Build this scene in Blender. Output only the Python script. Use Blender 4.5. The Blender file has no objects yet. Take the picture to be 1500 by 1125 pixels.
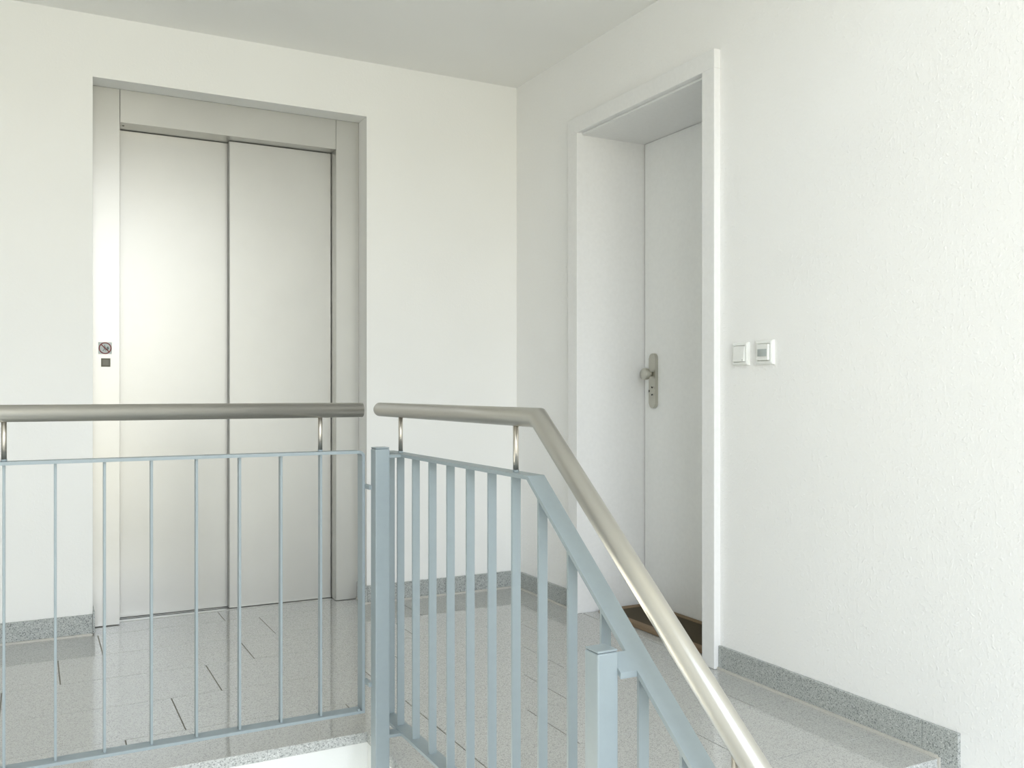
import bpy, bmesh, math
from mathutils import Vector, Matrix

# ------------------------------------------------------------------ scene, camera, light
scene = bpy.context.scene
C = scene.collection
scene.view_settings.view_transform = 'Standard'
scene.view_settings.look = 'None'
scene.view_settings.gamma = 1.0
scene.view_settings.use_curve_mapping = False
scene.view_settings.exposure = 0.62
scene.cycles.use_adaptive_sampling = True
scene.cycles.adaptive_threshold = 0.04
scene.cycles.diffuse_bounces = 5
scene.cycles.max_bounces = 10
scene.cycles.transparent_max_bounces = 16

# metres; the landing floor is z = 0, the elevator wall faces -Y, the apartment wall faces -X
F_PX, HORIZON = 1340.0, 572.5
cam_d = bpy.data.cameras.new('camera')
cam_d.sensor_width = 36.0
cam_d.lens = F_PX / 1500.0 * 36.0
cam_d.shift_y = (HORIZON - 562.5) / 1500.0
cam_d.clip_start = 0.05
cam = bpy.data.objects.new('camera', cam_d)
C.objects.link(cam)
cam.location = (0.0, 0.0, 1.0)
cam.rotation_euler = (math.pi / 2, 0.0, -math.atan2(0.4662, 0.8847))
scene.camera = cam

# daylight: hazy bright sky over a sunlit, pale green and beige surroundings
world = bpy.data.worlds.new('daylight')
scene.world = world
world.use_nodes = True
wn, wl = world.node_tree.nodes, world.node_tree.links
wn.clear()
w_out = wn.new('ShaderNodeOutputWorld')
w_bg = wn.new('ShaderNodeBackground')
w_bg.inputs['Strength'].default_value = 4.35
w_ramp = wn.new('ShaderNodeValToRGB')
w_sep = wn.new('ShaderNodeSeparateXYZ')
w_map = wn.new('ShaderNodeMapRange')
w_map.inputs['From Min'].default_value = -1.0
w_map.inputs['From Max'].default_value = 1.0
w_tc = wn.new('ShaderNodeTexCoord')
wl.new(w_tc.outputs['Generated'], w_sep.inputs[0])
wl.new(w_sep.outputs['Z'], w_map.inputs['Value'])
wl.new(w_map.outputs[0], w_ramp.inputs[0])
wl.new(w_ramp.outputs[0], w_bg.inputs['Color'])
wl.new(w_bg.outputs[0], w_out.inputs['Surface'])
r = w_ramp.color_ramp
r.elements[0].position = 0.0
r.elements[0].color = (0.72, 0.70, 0.60, 1)           # sunlit paving and lawn below
r.elements[1].position = 1.0
r.elements[1].color = (0.60, 0.78, 1.08, 1)
for p, c in ((0.50, (0.60, 0.57, 0.46, 1)), (0.540, (0.64, 0.61, 0.50, 1)),        # houses and trees up to the skyline
             (0.552, (0.97, 1.0, 1.05, 1)), (0.70, (0.83, 0.94, 1.08, 1))):
    e = r.elements.new(p)
    e.color = c

# the stairwell window behind the viewer
WIN_X0, WIN_X1, WIN_Z0, WIN_Z1, WIN_Y = -1.35, 1.65, -0.75, 4.60, -2.2
por_d = bpy.data.lights.new('window_portal', 'AREA')
por_d.shape = 'RECTANGLE'
por_d.size = WIN_X1 - WIN_X0
por_d.size_y = WIN_Z1 - WIN_Z0
por_d.cycles.is_portal = True
por = bpy.data.objects.new('window_portal', por_d)
C.objects.link(por)
por.location = ((WIN_X0 + WIN_X1) / 2, WIN_Y - 0.02, (WIN_Z0 + WIN_Z1) / 2)
por.rotation_euler = (math.pi / 2, 0, 0)


# ------------------------------------------------------------------ materials
def new_mat(name):
    m = bpy.data.materials.new(name)
    m.use_nodes = True
    nt = m.node_tree
    return m, nt, nt.nodes['Principled BSDF']


def pos_node(nt, scale=(1, 1, 1)):
    g = nt.nodes.new('ShaderNodeNewGeometry')
    mp = nt.nodes.new('ShaderNodeMapping')
    mp.inputs['Scale'].default_value = scale
    nt.links.new(g.outputs['Position'], mp.inputs['Vector'])
    return mp.outputs[0]


def noise(nt, vec, scale, detail=2.0, rough=0.5):
    n = nt.nodes.new('ShaderNodeTexNoise')
    n.inputs['Scale'].default_value = scale
    n.inputs['Detail'].default_value = detail
    n.inputs['Roughness'].default_value = rough
    nt.links.new(vec, n.inputs['Vector'])
    return n.outputs['Fac']


def ramp(nt, fac, stops, interp='LINEAR'):
    rp = nt.nodes.new('ShaderNodeValToRGB')
    cr = rp.color_ramp
    cr.interpolation = interp
    while len(cr.elements) < len(stops):
        cr.elements.new(0.5)
    for e, (p, c) in zip(cr.elements, stops):
        e.position = p
        e.color = (c[0], c[1], c[2], 1) if len(c) == 3 else c
    nt.links.new(fac, rp.inputs[0])
    return rp.outputs[0]


def bump(nt, bsdf, height, strength, dist=0.002):
    b = nt.nodes.new('ShaderNodeBump')
    b.inputs['Strength'].default_value = strength
    b.inputs['Distance'].default_value = dist
    nt.links.new(height, b.inputs['Height'])
    nt.links.new(b.outputs[0], bsdf.inputs['Normal'])


def mixmath(nt, a, b, op='ADD'):
    m = nt.nodes.new('ShaderNodeMath')
    m.operation = op
    nt.links.new(a, m.inputs[0])
    if isinstance(b, (int, float)):
        m.inputs[1].default_value = b
    else:
        nt.links.new(b, m.inputs[1])
    return m.outputs[0]


def plaster(name, col, amp):
    m, nt, b = new_mat(name)
    v = pos_node(nt)
    big = noise(nt, v, 2.5, 1)
    lo = tuple(c * 0.985 for c in col)
    nt.links.new(ramp(nt, big, [(0.3, lo), (0.7, col)]), b.inputs['Base Color'])
    b.inputs['Roughness'].default_value = 0.85
    b.inputs['Specular IOR Level'].default_value = 0.25
    grain = noise(nt, pos_node(nt, (1, 1, 0.8)), 140, 1.5, 0.6)
    lumps = ramp(nt, noise(nt, v, 85, 1, 0.5), [(0.56, (0, 0, 0)), (0.72, (1, 1, 1))])
    h = mixmath(nt, grain, mixmath(nt, lumps, 0.8, 'MULTIPLY'))
    bump(nt, b, h, amp, 0.002)
    return m


def granite(name, lo, mid, hi, rough, scale=330.0, spec=0.5):
    m, nt, b = new_mat(name)
    v = pos_node(nt)
    vo = nt.nodes.new('ShaderNodeTexVoronoi')
    vo.inputs['Scale'].default_value = scale
    nt.links.new(v, vo.inputs['Vector'])
    sep = nt.nodes.new('ShaderNodeSeparateColor')
    nt.links.new(vo.outputs['Color'], sep.inputs[0])
    n1 = noise(nt, v, scale * 0.35, 2)
    f = mixmath(nt, mixmath(nt, sep.outputs[0], 0.72, 'MULTIPLY'), mixmath(nt, n1, 0.28, 'MULTIPLY'))
    col = ramp(nt, f, [(0.10, lo), (0.24, lo), (0.34, mid), (0.72, mid), (0.86, hi)])
    nt.links.new(col, b.inputs['Base Color'])
    b.inputs['Roughness'].default_value = rough
    b.inputs['Specular IOR Level'].default_value = spec
    return m


def painted(name, col, rough=0.45, spec=0.4, tex=0.03):
    m, nt, b = new_mat(name)
    v = pos_node(nt)
    n1 = noise(nt, v, 60, 2)
    lo = tuple(c * 0.97 for c in col)
    nt.links.new(ramp(nt, n1, [(0.3, lo), (0.7, col)]), b.inputs['Base Color'])
    b.inputs['Roughness'].default_value = rough
    b.inputs['Specular IOR Level'].default_value = spec
    if tex:
        bump(nt, b, noise(nt, v, 400, 1), tex, 0.001)
    return m


def steel(name, col, rough, brush=(1, 1, 1), bstr=0.02, aniso=0.0):
    m, nt, b = new_mat(name)
    v = pos_node(nt, brush)
    n1 = noise(nt, v, 120, 3, 0.6) if bstr else None
    smudge = noise(nt, pos_node(nt), 3.5, 3, 0.6)
    lo = tuple(c * 0.965 for c in col)
    nt.links.new(ramp(nt, smudge, [(0.35, lo), (0.65, col)]), b.inputs['Base Color'])
    b.inputs['Metallic'].default_value = 1.0
    rr = nt.nodes.new('ShaderNodeMapRange')
    rr.inputs['To Min'].default_value = rough - 0.03
    rr.inputs['To Max'].default_value = rough + 0.03
    nt.links.new(smudge, rr.inputs['Value'])
    nt.links.new(rr.outputs[0], b.inputs['Roughness'])
    if aniso:
        b.inputs['Anisotropic'].default_value = aniso
    if bstr:
        bump(nt, b, n1, bstr, 0.001)
    return m


def plain(name, col, rough=0.6, spec=0.4, metal=0.0):
    m, nt, b = new_mat(name)
    v = pos_node(nt)
    lo = tuple(c * 0.93 for c in col)
    nt.links.new(ramp(nt, noise(nt, v, 150, 2), [(0.35, lo), (0.65, col)]), b.inputs['Base Color'])
    b.inputs['Roughness'].default_value = rough
    b.inputs['Specular IOR Level'].default_value = spec
    b.inputs['Metallic'].default_value = metal
    return m


M_WALL = plaster('wall_plaster', (0.88, 0.88, 0.855), 0.10)
M_WALL_R = plaster('coarse_wall_plaster', (0.90, 0.898, 0.882), 0.36)
M_CEIL = plaster('ceiling_plaster', (0.90, 0.895, 0.865), 0.05)
M_SLAB = plaster('slab_plaster', (0.85, 0.86, 0.84), 0.08)
M_TILE = granite('polished_granite', (0.34, 0.345, 0.33), (0.50, 0.50, 0.475), (0.58, 0.58, 0.56), 0.05, 430.0, 1.0)
M_EDGE = granite('sawn_granite_edge', (0.31, 0.325, 0.32), (0.53, 0.545, 0.535), (0.70, 0.71, 0.70), 0.5, 330.0, 0.3)
M_BASE = granite('honed_granite', (0.19, 0.205, 0.20), (0.42, 0.44, 0.425), (0.60, 0.62, 0.60), 0.35, 360.0)
M_GROUT = plain('grey_grout', (0.26, 0.24, 0.20), 0.9, 0.1)
M_SEAL = plain('beige_sealant', (0.60, 0.58, 0.53), 0.6, 0.3)
M_BLUE = painted('blue_grey_paint', (0.285, 0.335, 0.355), 0.42, 0.4)
M_RAIL = steel('satin_handrail_steel', (0.48, 0.467, 0.425), 0.31, (8, 8, 8), 0.0)
M_RAIL.node_tree.nodes['Principled BSDF'].inputs['Metallic'].default_value = 0.8
M_ROD = steel('support_rod_steel', (0.62, 0.58, 0.52), 0.34, (8, 8, 1), 0.0)
M_ELEV = steel('brushed_elevator_steel', (0.545, 0.542, 0.515), 0.335, (14, 14, 0.6), 0.0)
M_ELEV.node_tree.nodes['Principled BSDF'].inputs['Metallic'].default_value = 0.58   # hazy brushed finish scatters widely
M_ELEV.node_tree.nodes['Principled BSDF'].inputs['Specular IOR Level'].default_value = 0.3
M_SILL = steel('sill_aluminium', (0.66, 0.66, 0.64), 0.35, (1, 10, 10), 0.02)
M_SEALD = plain('grey_rubber', (0.42, 0.42, 0.40), 0.5, 0.3)
M_DARK = plain('dark_gap', (0.03, 0.03, 0.03), 0.8, 0.2)
M_WHITE = painted('white_door_lacquer', (0.84, 0.84, 0.83), 0.38, 0.35, 0.01)
M_LEAF = painted('door_leaf_lacquer', (0.90, 0.905, 0.89), 0.42, 0.35, 0.01)
M_PLASTIC = painted('white_plastic', (0.85, 0.86, 0.83), 0.35, 0.45, 0.0)
M_LENS = painted('grey_sensor_lens', (0.40, 0.44, 0.43), 0.3, 0.5, 0.0)
M_NICKEL = steel('satin_nickel', (0.56, 0.55, 0.49), 0.34, (6, 6, 6), 0.02)
M_MAT_D = plain('dark_mat_pile', (0.095, 0.078, 0.055), 0.95, 0.1)
M_MAT_B = plain('brown_mat_border', (0.25, 0.18, 0.115), 0.85, 0.2)
M_SIGN = plain('sign_plate_grey', (0.52, 0.56, 0.55), 0.45, 0.4)
M_RED = plain('sign_red', (0.20, 0.035, 0.035), 0.5, 0.4)
M_PICT = plain('sign_pictogram_grey', (0.16, 0.19, 0.185), 0.5, 0.3)
M_BUTTON = plain('button_bronze', (0.13, 0.125, 0.09), 0.4, 0.4, 0.0)
M_BUTTON_L = plain('button_face', (0.19, 0.185, 0.145), 0.4, 0.4, 0.0)
M_GLASS, _nt, _b = new_mat('window_glass')
_nt.nodes.remove(_b)
_t = _nt.nodes.new('ShaderNodeBsdfTransparent')
_g = _nt.nodes.new('ShaderNodeBsdfGlossy')
_g.inputs['Roughness'].default_value = 0.02
_x = _nt.nodes.new('ShaderNodeMixShader')
_x.inputs[0].default_value = 0.06
_nt.links.new(_t.outputs[0], _x.inputs[1])
_nt.links.new(_g.outputs[0], _x.inputs[2])
_nt.links.new(_x.outputs[0], _nt.nodes['Material Output'].inputs['Surface'])


# ------------------------------------------------------------------ builders (all vertices given in world metres)
ORIGIN = {}


def link(name, me, mat, parent=None):
    o = bpy.data.objects.new(name, me)
    C.objects.link(o)
    if mat is not None and not me.materials:
        me.materials.append(mat)
    if parent is not None:
        o.parent = parent
        ORIGIN[o.name] = ORIGIN[parent.name]
    return o


def emit(name, bm, mat, parent=None, base=None, smooth=False):
    """one mesh object; its origin is its thing's base (or base, for a top-level mesh)"""
    org = ORIGIN[parent.name] if parent is not None else Vector(base or (0, 0, 0))
    bmesh.ops.translate(bm, verts=bm.verts, vec=-org)
    bmesh.ops.recalc_face_normals(bm, faces=bm.faces)
    me = bpy.data.meshes.new(name)
    bm.to_mesh(me)
    bm.free()
    if smooth:
        for p in me.polygons:
            p.use_smooth = True
    o = link(name, me, mat, parent)
    if parent is None:
        o.location = org
        ORIGIN[o.name] = org
    return o


def thing(name, loc):
    o = bpy.data.objects.new(name, None)
    o.empty_display_size = 0.1
    C.objects.link(o)
    o.location = loc
    ORIGIN[o.name] = Vector(loc)
    return o


def tag(o, label=None, cat=None, group=None, kind=None):
    if label:
        o['label'] = label
    if cat:
        o['category'] = cat
    if group:
        o['group'] = group
    if kind:
        o['kind'] = kind
    return o


def bm_box(lo, hi, bevel=0.0, seg=1):
    bm = bmesh.new()
    bmesh.ops.create_cube(bm, size=1.0)
    s = [hi[i] - lo[i] for i in range(3)]
    c = [(hi[i] + lo[i]) / 2 for i in range(3)]
    for v in bm.verts:
        v.co = Vector((v.co[i] * s[i] + c[i] for i in range(3)))
    if bevel:
        bmesh.ops.bevel(bm, geom=bm.edges[:], offset=bevel, segments=seg, profile=0.5, affect='EDGES')
    return bm


def box(name, lo, hi, mat, parent=None, bevel=0.0, seg=1, base=None):
    return emit(name, bm_box(lo, hi, bevel, seg), mat, parent, base)


def bm_prism(pts, axis, a, b):
    """polygon pts in the plane across axis ('x': (y,z), 'y': (x,z), 'z': (x,y)), extruded from a to b"""
    bm = bmesh.new()

    def P(p, t):
        return {'x': (t, p[0], p[1]), 'y': (p[0], t, p[1]), 'z': (p[0], p[1], t)}[axis]
    va = [bm.verts.new(P(p, a)) for p in pts]
    vb = [bm.verts.new(P(p, b)) for p in pts]
    bm.faces.new(va)
    bm.faces.new(vb[::-1])
    n = len(pts)
    for i in range(n):
        bm.faces.new((va[i], vb[i], vb[(i + 1) % n], va[(i + 1) % n]))
    return bm


def bm_tube(path, rad, n=24):
    """round bar along a path, mitred at the bends, capped"""
    bm = bmesh.new()
    path = [Vector(p) for p in path]
    rings = []
    for i, p in enumerate(path):
        d0 = (p - path[i - 1]).normalized() if i else (path[1] - p).normalized()
        d1 = (path[i + 1] - p).normalized() if i < len(path) - 1 else d0
        t = (d0 + d1).normalized()
        ref = Vector((1, 0, 0)) if abs(d0.x) < 0.9 else Vector((0, 0, 1))
        a = d0.cross(ref).normalized()
        b = d0.cross(a).normalized()
        ring = []
        for k in range(n):
            q = a * math.cos(2 * math.pi * k / n) * rad + b * math.sin(2 * math.pi * k / n) * rad
            q = q - d0 * (q.dot(t) / d0.dot(t))
            ring.append(bm.verts.new(p + q))
        rings.append(ring)
    for r0, r1 in zip(rings, rings[1:]):
        for k in range(n):
            f = bm.faces.new((r0[k], r0[(k + 1) % n], r1[(k + 1) % n], r1[k]))
            f.smooth = True
    bm.faces.new(rings[0][::-1])
    bm.faces.new(rings[-1])
    return bm


def tube(name, path, rad, mat, parent, n=24):
    bm = bm_tube(path, rad, n)
    return emit(name, bm, mat, parent)


def bm_grid_wall(us, vs, holes, P, t0, t1):
    """slab over the (u,v) grid without the hole cells, one closed shell; P(u,v,t) gives the point"""
    bm = bmesh.new()
    vert = {}

    def V(i, j, t):
        k = (i, j, t)
        if k not in vert:
            vert[k] = bm.verts.new(P(us[i], vs[j], t1 if t else t0))
        return vert[k]
    cells = {(i, j) for i in range(len(us) - 1) for j in range(len(vs) - 1)} - set(holes)
    for (i, j) in cells:
        for t in (0, 1):
            bm.faces.new((V(i, j, t), V(i + 1, j, t), V(i + 1, j + 1, t), V(i, j + 1, t)))
        for (di, dj, a, b) in ((-1, 0, (0, 0), (0, 1)), (1, 0, (1, 0), (1, 1)), (0, -1, (0, 0), (1, 0)), (0, 1, (0, 1), (1, 1))):
            if (i + di, j + dj) not in cells:
                p, q = (i + a[0], j + a[1]), (i + b[0], j + b[1])
                bm.faces.new((V(*p, 0), V(*q, 0), V(*q, 1), V(*p, 1)))
    return bm


def disc(name, c, axis, r0, r1, h, mat, parent, n=28, smooth=True):
    """short turned piece from c along axis, radius r0 to r1"""
    bm = bmesh.new()
    bmesh.ops.create_cone(bm, cap_ends=True, segments=n, radius1=r0, radius2=r1, depth=h)
    q = Vector((0, 0, 1)).rotation_difference(Vector(axis))
    c = Vector(c) + Vector(axis) * h / 2
    for v in bm.verts:
        v.co = q @ v.co + c
    for f in bm.faces:
        f.smooth = smooth and len(f.verts) == 4
    return emit(name, bm, mat, parent)


# ------------------------------------------------------------------ measures
XR, YB = 2.200, 4.124            # plaster planes of the apartment wall and the elevator wall
XL, YF = -2.40, -2.20            # left side of the stairwell, window wall
XFAR = -5.2                       # end of the corridor beyond the picture
CEIL_Y = 0.95                     # landing ceiling ends here, the stairwell goes on upwards
ZC, ZTOP = 2.546, 5.00           # landing ceiling, stairwell ceiling
EDGE_Y, EDGE_X, NOSE_Y = 2.570, 0.872, 1.660
RISE, RUN = 0.18, 0.234
ZLOW = -5 * RISE                  # half landing
EX0, EX1, EZ1 = 0.2276, 1.4013, 2.290   # elevator recess
DY0, DY1, DZ1 = 2.6315, 3.494, 2.155    # apartment door opening
DX = 2.541                              # door leaf plane

# ------------------------------------------------------------------ the setting
w = emit('wall_back', bm_grid_wall([XFAR - 0.2, EX0, EX1, XR + 0.4], [-0.3, -0.035, EZ1, ZTOP], [(1, 1)],
                                   lambda u, v, t: (u, t, v), YB, YB + 0.36), M_WALL)
tag(w, 'white plastered back wall with the elevator recess', kind='structure')
w = emit('wall_right', bm_grid_wall([YF - 0.3, DY0 - 0.004, DY1 + 0.004, YB], [-3.0, -0.035, DZ1 + 0.004, ZTOP], [(1, 1)],
                                    lambda u, v, t: (t, u, v), XR, XR + 0.42), M_WALL_R)
tag(w, 'rough white plastered wall with the recessed white door', kind='structure')
w = box('wall_left', (XFAR - 0.2, EDGE_Y - 0.2, -0.3), (XFAR, YB, ZC + 0.25), M_WALL)
tag(w, 'white plastered wall at the end of the corridor', kind='structure')
w = box('wall_corridor', (XFAR, EDGE_Y - 0.2, -3.0), (XL, EDGE_Y, ZC + 0.25), M_WALL)
tag(w, 'white plastered corridor wall opposite the elevator', kind='structure')
w = box('wall_stairwell', (XL - 0.2, YF - 0.3, -3.0), (XL, EDGE_Y - 0.2, ZTOP), M_WALL)
tag(w, 'white plastered stairwell wall on the far left', kind='structure')
w = emit('wall_front', bm_grid_wall([XL, WIN_X0, WIN_X1, XR], [-3.0, WIN_Z0, WIN_Z1, ZTOP], [(1, 1)],
                                    lambda u, v, t: (u, t, v), YF, YF - 0.3), M_WALL)
tag(w, 'white stairwell wall with the tall window', kind='structure')


def window(name, label, u0, u1, z0, z1, um, P):
    """white frame, one mullion and two panes in a wall opening; P(u, depth, z) gives the point"""
    win = tag(thing(name, P((u0 + u1) / 2, 0.12, z0)), label, kind='structure')

    def bar(nm, a, b, d0, d1, mat):
        p, q = P(a[0], d0, a[1]), P(b[0], d1, b[1])
        box(nm, [min(p[i], q[i]) for i in range(3)], [max(p[i], q[i]) for i in range(3)], mat, win)
    for a, b in (((u0, z0), (u0 + 0.06, z1)), ((u1 - 0.06, z0), (u1, z1)),
                 ((u0 + 0.06, z0), (u1 - 0.06, z0 + 0.06)), ((u0 + 0.06, z1 - 0.06), (u1 - 0.06, z1))):
        bar('window_frame', a, b, 0.09, 0.16, M_WHITE)
    bar('mullion', (um - 0.025, z0 + 0.06), (um + 0.025, z1 - 0.06), 0.09, 0.16, M_WHITE)
    for a, b in ((u0 + 0.06, um - 0.025), (um + 0.025, u1 - 0.06)):
        bar('pane', (a, z0 + 0.06), (b, z1 - 0.06), 0.124, 0.130, M_GLASS)


window('window_1', 'tall stairwell window with white frame', WIN_X0, WIN_X1, WIN_Z0, WIN_Z1, (WIN_X0 + WIN_X1) / 2, lambda u, d, z: (u, YF - d, z))

ce = emit('ceiling', bm_prism([(XFAR, EDGE_Y), (XL, EDGE_Y), (XL, CEIL_Y), (XR, CEIL_Y), (XR, YB), (XFAR, YB)], 'z', ZC, ZC + 0.25), M_CEIL)
tag(ce, 'plain off white ceiling above the landing', kind='structure')
ce = box('ceiling_stairwell', (XL, YF, ZTOP - 0.1), (XR, CEIL_Y, ZTOP), M_CEIL)
tag(ce, 'plain ceiling above the stairwell', kind='structure')
w = box('wall_upper', (XL, CEIL_Y, ZC + 0.25), (XR, CEIL_Y + 0.2, ZTOP), M_WALL)
tag(w, 'white stairwell wall above the landing ceiling', kind='structure')

# landing slab, with its granite laid piece by piece
T = 0.030
fl = emit('floor', bm_prism([(XFAR, EDGE_Y + 0.006), (EDGE_X + 0.006, EDGE_Y + 0.006), (EDGE_X + 0.006, NOSE_Y + 0.012), (XR, NOSE_Y + 0.012),
                             (XR, YB), (XFAR, YB)], 'z', -0.26, -T), M_SLAB)
tag(fl, 'landing floor of polished light grey granite tiles', kind='structure')
emit('grout_bed', bm_prism([(XL, EDGE_Y + 0.02), (EDGE_X + 0.02, EDGE_Y + 0.02), (EDGE_X + 0.02, NOSE_Y + 0.02), (XR, NOSE_Y + 0.02),
                            (XR, DY0), (DX + 0.03, DY0), (DX + 0.03, DY1), (XR, DY1), (XR, YB), (EX1, YB), (EX1, 4.40), (EX0, 4.40), (EX0, YB), (XL, YB)],
                           'z', -T, -0.0022), M_GROUT, fl)
box('corridor_paving', (XFAR, EDGE_Y, -T), (XL - 0.002, YB, 0), M_TILE, fl)
TILE_MESH = {}
G = 0.0012


def tile(name, x0, x1, y0, y1, parent, gx=0.0016):
    x0, x1, y0, y1 = x0 + gx, x1 - gx, y0 + G, y1 - G
    w_, l_ = round(x1 - x0, 4), round(y1 - y0, 4)
    if w_ < 0.01 or l_ < 0.01:
        return
    k = (name, w_, l_)
    if k not in TILE_MESH:
        bm = bm_box((-w_ / 2, -l_ / 2, -T), (w_ / 2, l_ / 2, 0), 0.0006)
        me = bpy.data.meshes.new(name)
        bm.to_mesh(me)
        bm.free()
        TILE_MESH[k] = me
        me.materials.append(M_TILE)
        if name == 'nosing_slab':
            me.materials.append(M_EDGE)
            for p in me.polygons:
                if abs(p.normal.z) < 0.5:
                    p.material_index = 1
    o = link(name, TILE_MESH[k], M_TILE, parent)
    o.location = Vector(((x0 + x1) / 2, (y0 + y1) / 2, 0)) - ORIGIN[parent.name]


PITCH = 0.650
ROWS = [(4.098, 4.287, 0.751), (3.788, 4.098, 0.245), (3.470, 3.788, 0.0916), (3.152, 3.470, 0.567), (2.836, 3.152, 0.407),
        (2.520, 2.836, 0.2415), (2.205, 2.520, 0.08), (1.865, 2.205, 0.420)]
BX = EDGE_X + 0.200               # inner line of the border slabs
BY = EDGE_Y + 0.205
for (y0, y1, j) in ROWS:
    if y0 > 4.0:
        xs0, xs1, spans = EX0, EX1, [(y0, y1)]
    elif y1 > BY + 0.01:
        xs0, xs1 = XL, XR - 0.002
        spans = [(max(y0, BY), y1)]
    else:
        xs0, xs1, spans = BX, XR - 0.002, [(y0, y1)]
    k0 = math.floor((xs0 - j) / PITCH)
    for k in range(k0, k0 + 12):
        a, b = max(xs0, j + k * PITCH), min(xs1, j + (k + 1) * PITCH)
        if b - a > 0.012:
            for s in spans:
                tile('floor_tile', a, b, s[0], s[1], fl)
# the part of the row at 2.52 .. 2.775 that lies right of the border corner
for k in range(-1, 5):
    a, b = max(BX, 0.2415 + k * PITCH), min(XR - 0.002, 0.2415 + (k + 1) * PITCH)
    if b - a > 0.012:
        tile('floor_tile', a, b, 2.520, BY, fl)
tile('floor_tile', XL, EX0, 4.098, YB, fl)
tile('floor_tile', EX1, XR, 4.098, YB, fl)
# door reveal
tile('floor_tile', XR, DX + 0.02, 2.6315, 3.152, fl)
tile('floor_tile', XR, DX + 0.02, 3.152, 3.494, fl)
# border slabs around the well and at the head of the stairs
xs = [XL, -1.62, -0.42, BX]
for a, b in zip(xs, xs[1:]):
    tile('nosing_slab', a, b, EDGE_Y, BY, fl)
tile('nosing_slab', EDGE_X, BX, 1.865, EDGE_Y, fl)
tile('nosing_slab', EDGE_X, XR - 0.002, NOSE_Y, 1.865, fl)

# stairs down to the half landing (below the picture)
st = tag(thing('stair_flight', (1.53, NOSE_Y, 0)), 'granite stair flight going down along the rough white wall', kind='structure')
for k in range(1, 5):
    y1 = NOSE_Y - (k - 1) * RUN + 0.02
    y0 = NOSE_Y - k * RUN
    box('tread', (EDGE_X, y0, -k * RISE - T), (XR - 0.002, y1, -k * RISE), M_TILE, st, 0.0008)
for k in range(1, 6):
    y = NOSE_Y - (k - 1) * RUN + 0.021
    box('riser', (EDGE_X + 0.01, y, -k * RISE), (XR - 0.002, y + 0.02, -(k - 1) * RISE - T), M_SLAB, st)
hl = box('floor_half_landing', (XL, YF, ZLOW - 0.2), (XR, NOSE_Y - 4 * RUN + 0.02, ZLOW), M_TILE)
tag(hl, 'grey granite half landing below the window', kind='structure')
lf = box('floor_lower', (XL, YF, -3.0), (XR, YB, -2.8), M_TILE)
tag(lf, 'grey granite floor of the storey below', kind='structure')

# granite skirting
BH, BT = 0.085, 0.012
bb = tag(thing('baseboard_back', (0, YB, 0)), 'speckled grey granite skirting along the elevator wall', kind='structure')


def skirt(parent, lo, hi):
    box('skirting_tile', lo, hi, M_BASE, parent, 0.0008)


z0 = 0.008
xs = [XL, -1.75, -1.10, -0.45, EX0 - 0.001]
for a, b in zip(xs, xs[1:]):
    skirt(bb, (a + 0.0007, YB - BT, z0), (b - 0.0007, YB, BH))
xs = [EX1 + 0.0, 1.80, XR - BT]
for a, b in zip(xs, xs[1:]):
    skirt(bb, (a + 0.0007, YB - BT, z0), (b - 0.0007, YB, BH))
skirt(bb, (EX1 - BT, YB - BT, z0), (EX1, YB + 0.112, BH))
skirt(bb, (EX0, YB - BT, z0), (EX0 + 0.008, YB + 0.112, BH + 0.012))
br = tag(thing('baseboard_right', (XR, 3, 0)), 'speckled grey granite skirting along the rough white wall', kind='structure')
skirt(br, (XR - BT, 3.572, z0), (XR, YB, BH))
ys = [1.715, 2.262, 2.562]
for a, b in zip(ys, ys[1:]):
    skirt(br, (XR - BT, a + 0.0006, z0), (XR, b - 0.0006, BH))
skirt(br, (XR - BT, 1.603, -RISE), (XR, 1.7144, BH))
for k in range(1, 5):
    skirt(br, (XR - BT, 1.603 - RUN * k, -(k + 1) * RISE), (XR, 1.603 - RUN * (k - 1) - 0.001, -k * RISE + BH))


def seal(parent, lo, hi):
    box('sealant_strip', lo, hi, M_SEAL, parent)


seal(bb, (XL, YB - BT - 0.006, 0), (EX0, YB - 0.001, z0))
seal(bb, (EX1, YB - BT - 0.006, 0), (XR - BT, YB - 0.001, z0))
seal(bb, (EX1 - BT - 0.006, YB - BT - 0.006, 0), (EX1, YB + 0.112, z0))
seal(br, (XR - BT - 0.006, 3.572, 0), (XR - 0.001, YB - BT, z0))
seal(br, (XR - BT - 0.006, 1.663, 0), (XR - 0.001, 2.562, z0))
seal(br, (XR - BT - 0.006, 1.655, -0.04), (XR - BT, 1.663, 0.004))

# ------------------------------------------------------------------ apartment door
d1 = tag(thing('door_1', (XR, (DY0 + DY1) / 2, 0)), 'recessed white door with white casing and nickel knob plate', kind='structure')
CX0 = 2.170                        # casing face
CB = 2.160
box('casing', (CX0, 2.5636, 0.001), (XR + 0.0, DY0, CB), M_WHITE, d1, 0.0015)
box('casing', (CX0, DY1, 0.001), (XR + 0.0, 3.5706, CB), M_WHITE, d1, 0.0015)
box('casing', (CX0, 2.5636, CB), (XR + 0.0, 3.5706, 2.2295), M_WHITE, d1, 0.0015)
box('casing_lip', (CX0 + 0.002, DY1 - 0.0005, 0.001), (2.2035, DY1 + 0.004, CB), M_WHITE, d1)
box('reveal_lining', (2.2045, DY1 + 0.0015, 0.001), (DX + 0.05, DY1 + 0.004, DZ1 + 0.004), M_WHITE, d1)
box('reveal_lining', (2.2, DY0 - 0.004, 0.001), (DX + 0.05, DY0, DZ1 + 0.004), M_WHITE, d1)
box('reveal_lining', (2.198, DY0, DZ1 - 0.004), (DX + 0.05, DY1 + 0.0015, DZ1 + 0.004), M_WHITE, d1)
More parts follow.
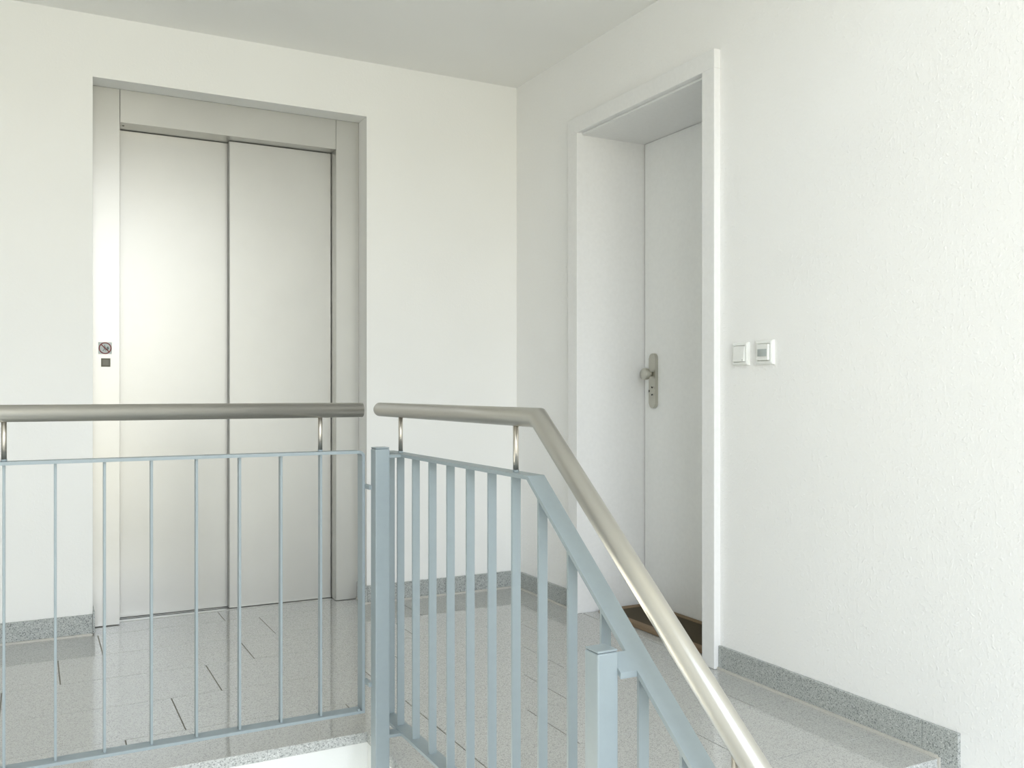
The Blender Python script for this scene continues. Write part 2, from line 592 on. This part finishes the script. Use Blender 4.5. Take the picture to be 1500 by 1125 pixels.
leaf = box('door_leaf', (DX, DY0 + 0.002, 0.008), (DX + 0.045, DY1 - 0.004, DZ1 - 0.0055), M_LEAF, d1, 0.001)
box('door_seal', (DX + 0.012, DY1 - 0.0045, 0.002), (DX + 0.03, DY1 + 0.0012, DZ1 - 0.005), M_SEAL, d1)
box('threshold_gap', (DX + 0.006, DY0, 0.0005), (DX + 0.04, DY1, 0.0075), M_DARK, d1)
# long plate with round ends
PY, PZ0, PZ1, PW = 3.4135, 0.919, 1.172, 0.0245
pts = []
for k in range(13):
    a = math.pi * k / 12
    pts.append((PY + PW * math.cos(a), PZ1 - PW + PW * math.sin(a)))
for k in range(13):
    a = math.pi + math.pi * k / 12
    pts.append((PY + PW * math.cos(a), PZ0 + PW + PW * math.sin(a)))
bm = bm_prism(pts, 'x', DX - 0.017, DX + 0.001)
edges = [e for e in bm.edges if all(abs(v.co.x - (DX - 0.017)) < 1e-6 for v in e.verts)]
bmesh.ops.bevel(bm, geom=edges, offset=0.003, segments=2, profile=0.5, affect='EDGES')
tag(emit('handle_plate', bm, M_NICKEL, leaf), 'long satin nickel security plate')
KZ = 1.077
disc('knob_neck', (DX - 0.017, PY, KZ), (-1, 0, 0), 0.011, 0.009, 0.026, M_NICKEL, leaf)
bm = bmesh.new()
prof = [(0.0, 0.012), (0.004, 0.022), (0.008, 0.0262), (0.024, 0.0268), (0.0275, 0.0262), (0.0300, 0.0235), (0.0305, 0.0)]
nseg = 28
rings = []
for (h, rr_) in prof:
    rings.append([bm.verts.new((DX - 0.037 - h, PY + rr_ * math.cos(2 * math.pi * k / nseg), KZ + rr_ * math.sin(2 * math.pi * k / nseg))) for k in range(nseg)] if rr_ > 0
                 else [bm.verts.new((DX - 0.037 - h, PY, KZ))] * nseg)
for r0, r1 in zip(rings, rings[1:]):
    for k in range(nseg):
        q = []
        for v in (r0[k], r0[(k + 1) % nseg], r1[(k + 1) % nseg], r1[k]):
            if v not in q:
                q.append(v)
        f = bm.faces.new(q)
        f.smooth = True
bm.faces.new(rings[0])
tag(emit('knob', bm, M_NICKEL, leaf), 'round satin nickel knob')
LZ = 0.999
disc('lock_rosette', (DX - 0.0165, PY, LZ), (-1, 0, 0), 0.0228, 0.0220, 0.003, M_NICKEL, leaf)
for a in (75, 180, 285):
    quad = []
    for rr_, da in ((0.0145, -17), (0.0212, -17), (0.0212, 17), (0.0145, 17)):
        aa = math.radians(a + da)
        # toward +Y is left in the view
        quad.append((PY - rr_ * math.cos(aa), LZ + rr_ * math.sin(aa)))
    emit('lock_mark', bm_prism(quad, 'x', DX - 0.0201, DX - 0.018), M_DARK, leaf)

# doormat in the door reveal
dm = thing('doormat', (2.395, 3.045, 0))
tag(dm, 'dark brown doormat lying in the white door recess', 'doormat')
MX0, MX1, MY0, MY1, MH = 2.256, 2.528, 2.645, 3.448, 0.021
box('mat_pile', (MX0 + 0.035, MY0 + 0.035, 0.0015), (MX1 - 0.03, MY1 - 0.035, MH - 0.003), M_MAT_D, dm, 0.002)
for lo, hi in (((MX0, MY0), (MX0 + 0.035, MY1)), ((MX1 - 0.03, MY0), (MX1, MY1)),
               ((MX0 + 0.035, MY0), (MX1 - 0.03, MY0 + 0.035)), ((MX0 + 0.035, MY1 - 0.035), (MX1 - 0.03, MY1))):
    box('mat_border', (lo[0], lo[1], 0.001), (hi[0], hi[1], MH), M_MAT_B, dm, 0.004, 2)

# ------------------------------------------------------------------ elevator entrance
EY = 4.238                         # frame face
EJ0, EJ1, EH = 0.3395, 1.288, 2.148
el = thing('elevator_entrance', ((EX0 + EX1) / 2, EY, 0))
tag(el, 'brushed stainless steel elevator entrance with two closed sliding panels', 'elevator')
box('jamb', (EX0 + 0.001, EY, 0.003), (EJ0, EY + 0.15, EZ1 - 0.001), M_ELEV, el, 0.0008)
box('jamb', (EJ1, EY, 0.003), (EX1 - 0.001, EY + 0.15, EZ1 - 0.001), M_ELEV, el, 0.0008)
box('header', (EJ0 + 0.0016, EY, EH), (EJ1 - 0.0016, EY + 0.15, EZ1 - 0.001), M_ELEV, el, 0.0008)
box('door_panel', (EJ0 + 0.002, 4.358, 0.0035), (0.850, 4.379, EH - 0.003), M_ELEV, el, 0.0008)
pn = box('door_panel', (0.8097, 4.315, 0.0035), (EJ1 - 0.003, 4.352, EH - 0.003), M_ELEV, el, 0.0012)
box('edge_seal', (0.8082, 4.3165, 0.004), (0.8096, 4.351, EH - 0.0035), M_SEALD, pn)
box('door_sill', (EJ0, 4.2885, -0.001), (EJ1, 4.42, 0.0015), M_SILL, el, 0.0004)
box('sill_groove', (EJ0, 4.326, 0.0012), (EJ1, 4.336, 0.0020), M_DARK, el)
box('sill_groove', (EJ0, 4.362, 0.0012), (EJ1, 4.372, 0.0020), M_DARK, el)
box('light_leak_block', (EX0 + 0.01, 4.40, 0.0025), (EX1 - 0.01, 4.41, EZ1 - 0.002), M_DARK, el)  # unseen dark sheet added behind the panels to stop outside light leaking in
disc('header_screw', (EJ0 + 0.018, 4.29, EH), (0, 0, -1), 0.005, 0.0045, 0.001, M_DARK, el, 12)
# call button in the left jamb
BXc, BZc, BHh = 0.2845, 1.120, 0.0180
cb = box('call_button', (BXc - BHh, EY - 0.003, BZc - BHh), (BXc + BHh, EY + 0.001, BZc + BHh), M_BUTTON, el, 0.001)
tag(cb, 'small square bronze call button')
box('button_face', (BXc - 0.0125, EY - 0.0045, BZc - 0.0125), (BXc + 0.0125, EY - 0.002, BZc + 0.0115), M_BUTTON_L, cb, 0.001)

# round prohibition sign on a square plate
SX, SZ, SH = 0.2820, 1.1810, 0.0262
sg = thing('prohibition_sign', (SX, EY, SZ - SH))
tag(sg, 'small square red circle prohibition sign above the elevator call button', 'sign')
box('sign_plate', (SX - SH, EY - 0.0015, SZ - SH * 0.96), (SX + SH, EY + 0.0002, SZ + SH * 0.96), M_SIGN, sg, 0.0003)
bm = bmesh.new()
n = 40
rin, rout = 0.0205, 0.0250
vv = []
for yy in (EY - 0.0022, EY - 0.0012):
    vv.append([[bm.verts.new((SX + q * math.cos(2 * math.pi * k / n), yy, SZ + q * math.sin(2 * math.pi * k / n))) for k in range(n)] for q in (rin, rout)])
for k in range(n):
    k2 = (k + 1) % n
    (a0, a1), (b0, b1) = vv
    bm.faces.new((a0[k], a0[k2], a1[k2], a1[k]))
    bm.faces.new((b0[k], b1[k], b1[k2], b0[k2]))
    bm.faces.new((a1[k], a1[k2], b1[k2], b1[k]))
    bm.faces.new((a0[k], b0[k], b0[k2], a0[k2]))
emit('prohibition_ring', bm, M_RED, sg)
ca = math.cos(math.radians(45)); hw = 0.0021
L = 0.0215
pa = [(SX - L * ca - hw * ca, SZ + L * ca - hw * ca), (SX + L * ca - hw * ca, SZ - L * ca - hw * ca),
      (SX + L * ca + hw * ca, SZ - L * ca + hw * ca), (SX - L * ca + hw * ca, SZ + L * ca + hw * ca)]
emit('prohibition_slash', bm_prism(pa, 'y', EY - 0.0024, EY - 0.0012), M_RED, sg)


def picto(name, pts):
    s = 0.001
    emit(name, bm_prism([(SX + x * s, SZ + z * s) for x, z in pts], 'y', EY - 0.0020, EY - 0.0012), M_PICT, sg)


picto('pictogram_head', [(-2 + 2.4 * math.cos(2 * math.pi * k / 12), 11 + 2.4 * math.sin(2 * math.pi * k / 12)) for k in range(12)])
picto('pictogram_body', [(-6, 6), (-3, 8), (1, 7), (4, 3), (2.6, 2), (0.5, 4), (1, -2), (4, -6), (3.6, -13), (1.2, -13), (1.4, -7), (-2, -4), (-3.6, -8), (-8, -12), (-9.6, -10.4), (-5.6, -6.6),
                         (-4.4, -1), (-4, 4), (-7, 1), (-8, 2)])
picto('pictogram_flame', [(8, -8), (13, -6), (15.5, -1), (14.5, 5), (12.6, 2.5), (12, 9), (9, 5.5), (8.4, 8), (5.6, 2), (6, -4)])

# ------------------------------------------------------------------ railing along the landing edge
RY = 2.400                         # plane of the landing railing
HR = 0.0200                        # handrail radius
ZT0, ZT1, ZB0, ZB1 = 0.830, 0.838, 0.126, 0.134
lr = thing('landing_railing', (-0.75, RY, 0.0))
tag(lr, 'blue grey landing railing with steel handrail in front of the elevator', 'railing')
RX0, RX1 = XL + 0.012, 0.804
tag(tube('handrail', [(RX0, RY, 0.948), (0.802, RY, 0.948)], HR, M_RAIL, lr, 32), 'round satin stainless steel handrail')
# bent flat bar frame: top, rounded corner, end, bottom
for nm, z_a, z_b in (('top_rail', ZT0, ZT1), ('bottom_rail', ZB0, ZB1)):
    top = nm == 'top_rail'
    out, inn = [], []
    rc = 0.016
    for k in range(7):
        a = math.pi / 2 * k / 6
        if top:
            out.append((RX1 - rc + rc * math.sin(a), ZT1 - rc + rc * math.cos(a)))
            inn.append((RX1 - rc + (rc - 0.008) * math.sin(a), ZT1 - rc + (rc - 0.008) * math.cos(a)))
    if top:
        pts = [(RX0, ZT1)] + out + [(RX1, ZT1 - 0.03), (RX1 - 0.008, ZT1 - 0.03)] + inn[::-1] + [(RX0, ZT0)]
        emit(nm, bm_prism(pts, 'y', RY - 0.02, RY + 0.02), M_BLUE, lr)
    else:
        box(nm, (RX0, RY - 0.02, ZB0), (RX1, RY + 0.02, ZB1), M_BLUE, lr, 0.0008)
box('end_bar', (RX1 - 0.008, RY - 0.02, ZB1), (RX1, RY + 0.02, ZT1 - 0.030), M_BLUE, lr, 0.0006)
disc('weld_bead', (RX1 - 0.016, RY - 0.014, ZB1 - 0.001), (0, 0, 1), 0.006, 0.003, 0.006, M_BLUE, lr, 12)
bal_x = [0.6857 - 0.1055 * k for k in range(29)]
me0 = None
for k, x in enumerate(bal_x):
    if me0 is None:
        bm = bm_box((-0.003, -0.010, ZB1), (0.003, 0.010, ZT0), 0.0006)
        me0 = bpy.data.meshes.new('baluster')
        bm.to_mesh(me0)
        bm.free()
    o = link('baluster', me0, M_BLUE, lr)
    o.location = Vector((x, RY, 0)) - ORIGIN[lr.name]
for k in range(0, 29, 7):
    sp = tube('handrail_support', [(bal_x[k], RY, ZT1 + 0.004), (bal_x[k], RY, 0.948 - HR + 0.003)], 0.0058, M_ROD, lr, 16)
    tube('support_foot', [(bal_x[k], RY, ZT1 - 0.001), (bal_x[k], RY, ZT1 + 0.005)], 0.0066, M_BLUE, sp, 16)
for z in (0.741, 0.212):
    box('bracket', (RX1 - 0.001, RY - 0.055, z - 0.006), (0.8125, RY - 0.020 + 0.012, z + 0.006), M_BLUE, lr, 0.0008)

# ------------------------------------------------------------------ stair railing
SXr = 0.9024                       # plane of the stair railing
SLOPE = 0.768
YT = 1.610                         # where the rail starts to fall
YEND = 0.62                        # lower end, beyond the picture
sr = thing('stair_railing', (SXr, 1.6, 0.0))
tag(sr, 'blue grey stair railing with sloping steel handrail and square posts', 'railing')
TA0, TA1, BA0, BA1 = 0.8215, 0.8295, 0.073, 0.081


def fall(y, z, yt=YT):
    return z if y >= yt else z - SLOPE * (yt - y)


tag(tube('handrail', [(SXr, 2.537, 0.946), (SXr, 1.598, 0.946), (SXr, YEND, fall(YEND, 0.946, 1.598))], HR, M_RAIL, sr, 36), 'round satin stainless steel handrail with a mitred bend')
nrm = math.cos(math.atan(SLOPE))
th = 0.008


def bent_flat(name, z_lo, z_hi, y_start, yt):
    bis = math.tan(math.atan(SLOPE) / 2)
    vth = (z_hi - z_lo) / nrm
    ytl = yt + (z_hi - z_lo) * bis       # lower corner of the mitre
    pts = [(y_start, z_hi), (yt, z_hi), (YEND, z_hi - SLOPE * (yt - YEND)), (YEND, z_hi - SLOPE * (yt - YEND) - vth), (ytl, z_lo), (y_start, z_lo)]
    return emit(name, bm_prism(pts, 'x', SXr - 0.02, SXr + 0.02), M_BLUE, sr)


bent_flat('top_rail', TA0, TA1, 2.476, YT)
bent_flat('bottom_rail', BA0, BA1, 2.476, YT)
box('end_bar', (SXr - 0.02, 2.468, BA1), (SXr + 0.02, 2.476, TA0), M_BLUE, sr, 0.0006)
bal_y = [2.370 - 0.1125 * k for k in range(16)]
for k, y in enumerate(bal_y):
    if y - 0.003 < YEND:
        break
    zt = TA0 if y > YT + 0.01 else fall(y, TA0) - 0.001
    zb = BA1 if y > YT + 0.01 else fall(y, BA1) - 0.002
    ya, yb = y - 0.003, y + 0.003
    slope = y <= YT + 0.01
    if slope:
        pts = [(ya, fall(ya, BA1) - 0.001), (yb, fall(yb, BA1) - 0.001), (yb, fall(yb, TA0) - 0.001), (ya, fall(ya, TA0) - 0.001)]
    else:
        pts = [(ya, BA1), (yb, BA1), (yb, TA0), (ya, TA0)]
    emit('baluster', bm_prism(pts, 'x', SXr - 0.010, SXr + 0.010), M_BLUE, sr)
for k in (0, 6, 12):
    y = bal_y[k]
    zt = fall(y, TA1)
    zh = fall(y, 0.946, 1.598) - HR / (1 if y > YT else nrm) + 0.003
    sp = tube('handrail_support', [(SXr, y, zt + 0.004), (SXr, y, zh)], 0.0060, M_ROD, sr, 16)
    tube('support_foot', [(SXr, y, zt - 0.002), (SXr, y, zt + 0.005)], 0.0068, M_BLUE, sp, 16)
PXc = 0.831


def post(yc, ztop):
    p = box('post', (PXc - 0.02, yc - 0.02, -1.0 if yc > 2 else ZLOW), (PXc + 0.02, yc + 0.02, ztop - 0.0042), M_BLUE, sr, 0.0028, 2)
    box('post_cap', (PXc - 0.0192, yc - 0.0192, ztop - 0.0036), (PXc + 0.0192, yc + 0.0192, ztop), M_BLUE, p, 0.001)
    box('cap_joint', (PXc - 0.0175, yc - 0.0175, ztop - 0.0048), (PXc + 0.0175, yc + 0.0175, ztop - 0.0034), M_DARK, p)


P1Y, P2Y = 2.335, 1.262
post(P1Y, 0.849)
post(P2Y, 0.578)
for z0_, z1_ in ((TA0, TA1), (BA0, BA1)):
    box('bracket', (PXc + 0.019, P1Y - 0.02, z0_ - 0.001), (SXr - 0.0195, P1Y + 0.02, z1_ - 0.001), M_BLUE, sr, 0.0008)
for z_hi in (TA1, BA1):
    yc = P2Y - 0.012
    vt = th / nrm
    y0, y1 = yc - 0.016, yc + 0.016
    pts = [(y0, fall(y0, z_hi)), (y1, fall(y1, z_hi)), (y1, fall(y1, z_hi) - vt), (y0, fall(y0, z_hi) - vt)]
    emit('bracket', bm_prism(pts, 'x', PXc + 0.019, SXr - 0.0195), M_BLUE, sr)

# ------------------------------------------------------------------ wall fittings
def frame_plate(parent, yc, zc, half, depth):
    """raised square frame with sloping rim and an open middle"""
    bm = bmesh.new()
    prof = [(half, 0.0), (half - 0.0015, depth * 0.75), (half - 0.006, depth), (half - 0.0115, depth), (half - 0.0125, depth * 0.55)]
    rings = []
    for (q, dpt) in prof:
        rings.append([bm.verts.new((XR - dpt, yc + sy * q, zc + sz * q)) for sy, sz in ((-1, -1), (1, -1), (1, 1), (-1, 1))])
    for r0, r1 in zip(rings, rings[1:]):
        for k in range(4):
            bm.faces.new((r0[k], r0[(k + 1) % 4], r1[(k + 1) % 4], r1[k]))
    bm.faces.new(rings[-1])
    bm.faces.new(rings[0][::-1])
    bmesh.ops.bevel(bm, geom=[e for e in bm.edges if abs(e.verts[0].co.x - e.verts[1].co.x) > 1e-4], offset=0.0025, segments=2, profile=0.5, affect='EDGES')
    return emit('cover_frame', bm, M_PLASTIC, parent)


SWY, SWZ = 2.452, 1.1285
sw = thing('light_switch', (XR, SWY, SWZ - 0.04))
tag(sw, 'white square rocker light switch beside the door casing', 'switch')
frame_plate(sw, SWY, SWZ, 0.0405, 0.012)
rk = 0.0270
bm = bm_prism([(XR - 0.004, SWZ - rk), (XR - 0.0185, SWZ - rk), (XR - 0.0135, SWZ + rk), (XR - 0.004, SWZ + rk)], 'y', SWY - rk, SWY + rk)
bmesh.ops.bevel(bm, geom=bm.edges[:], offset=0.001, segments=1, profile=0.5, affect='EDGES')
rkr = emit('rocker', bm, M_PLASTIC, sw)
box('indicator_mark', (XR - 0.0188, SWY - 0.0225, SWZ - 0.0225), (XR - 0.016, SWY - 0.0190, SWZ - 0.0205), M_DARK, rkr)

MSY, MSZ = 2.334, 1.1300
ms = thing('motion_sensor', (XR, MSY, MSZ - 0.04))
tag(ms, 'white square motion sensor with grey lens band right of the switch', 'sensor')
frame_plate(ms, MSY, MSZ, 0.0415, 0.012)
bd = box('sensor_body', (XR - 0.0185, MSY - 0.027, MSZ - 0.027), (XR - 0.004, MSY + 0.027, MSZ + 0.027), M_PLASTIC, ms, 0.0015, 2)
# bulging lens band
pts = []
for k in range(11):
    a = -1 + 2 * k / 10
    pts.append((XR - 0.0175 - 0.005 * (1 - a * a), MSY + a * 0.0245))
pts = [(p[0], p[1]) for p in pts] + [(XR - 0.010, MSY + 0.0245), (XR - 0.010, MSY - 0.0245)]
tag(emit('lens', bm_prism(pts, 'z', MSZ - 0.0135, MSZ + 0.0105), M_LENS, bd), 'grey sensor lens band')
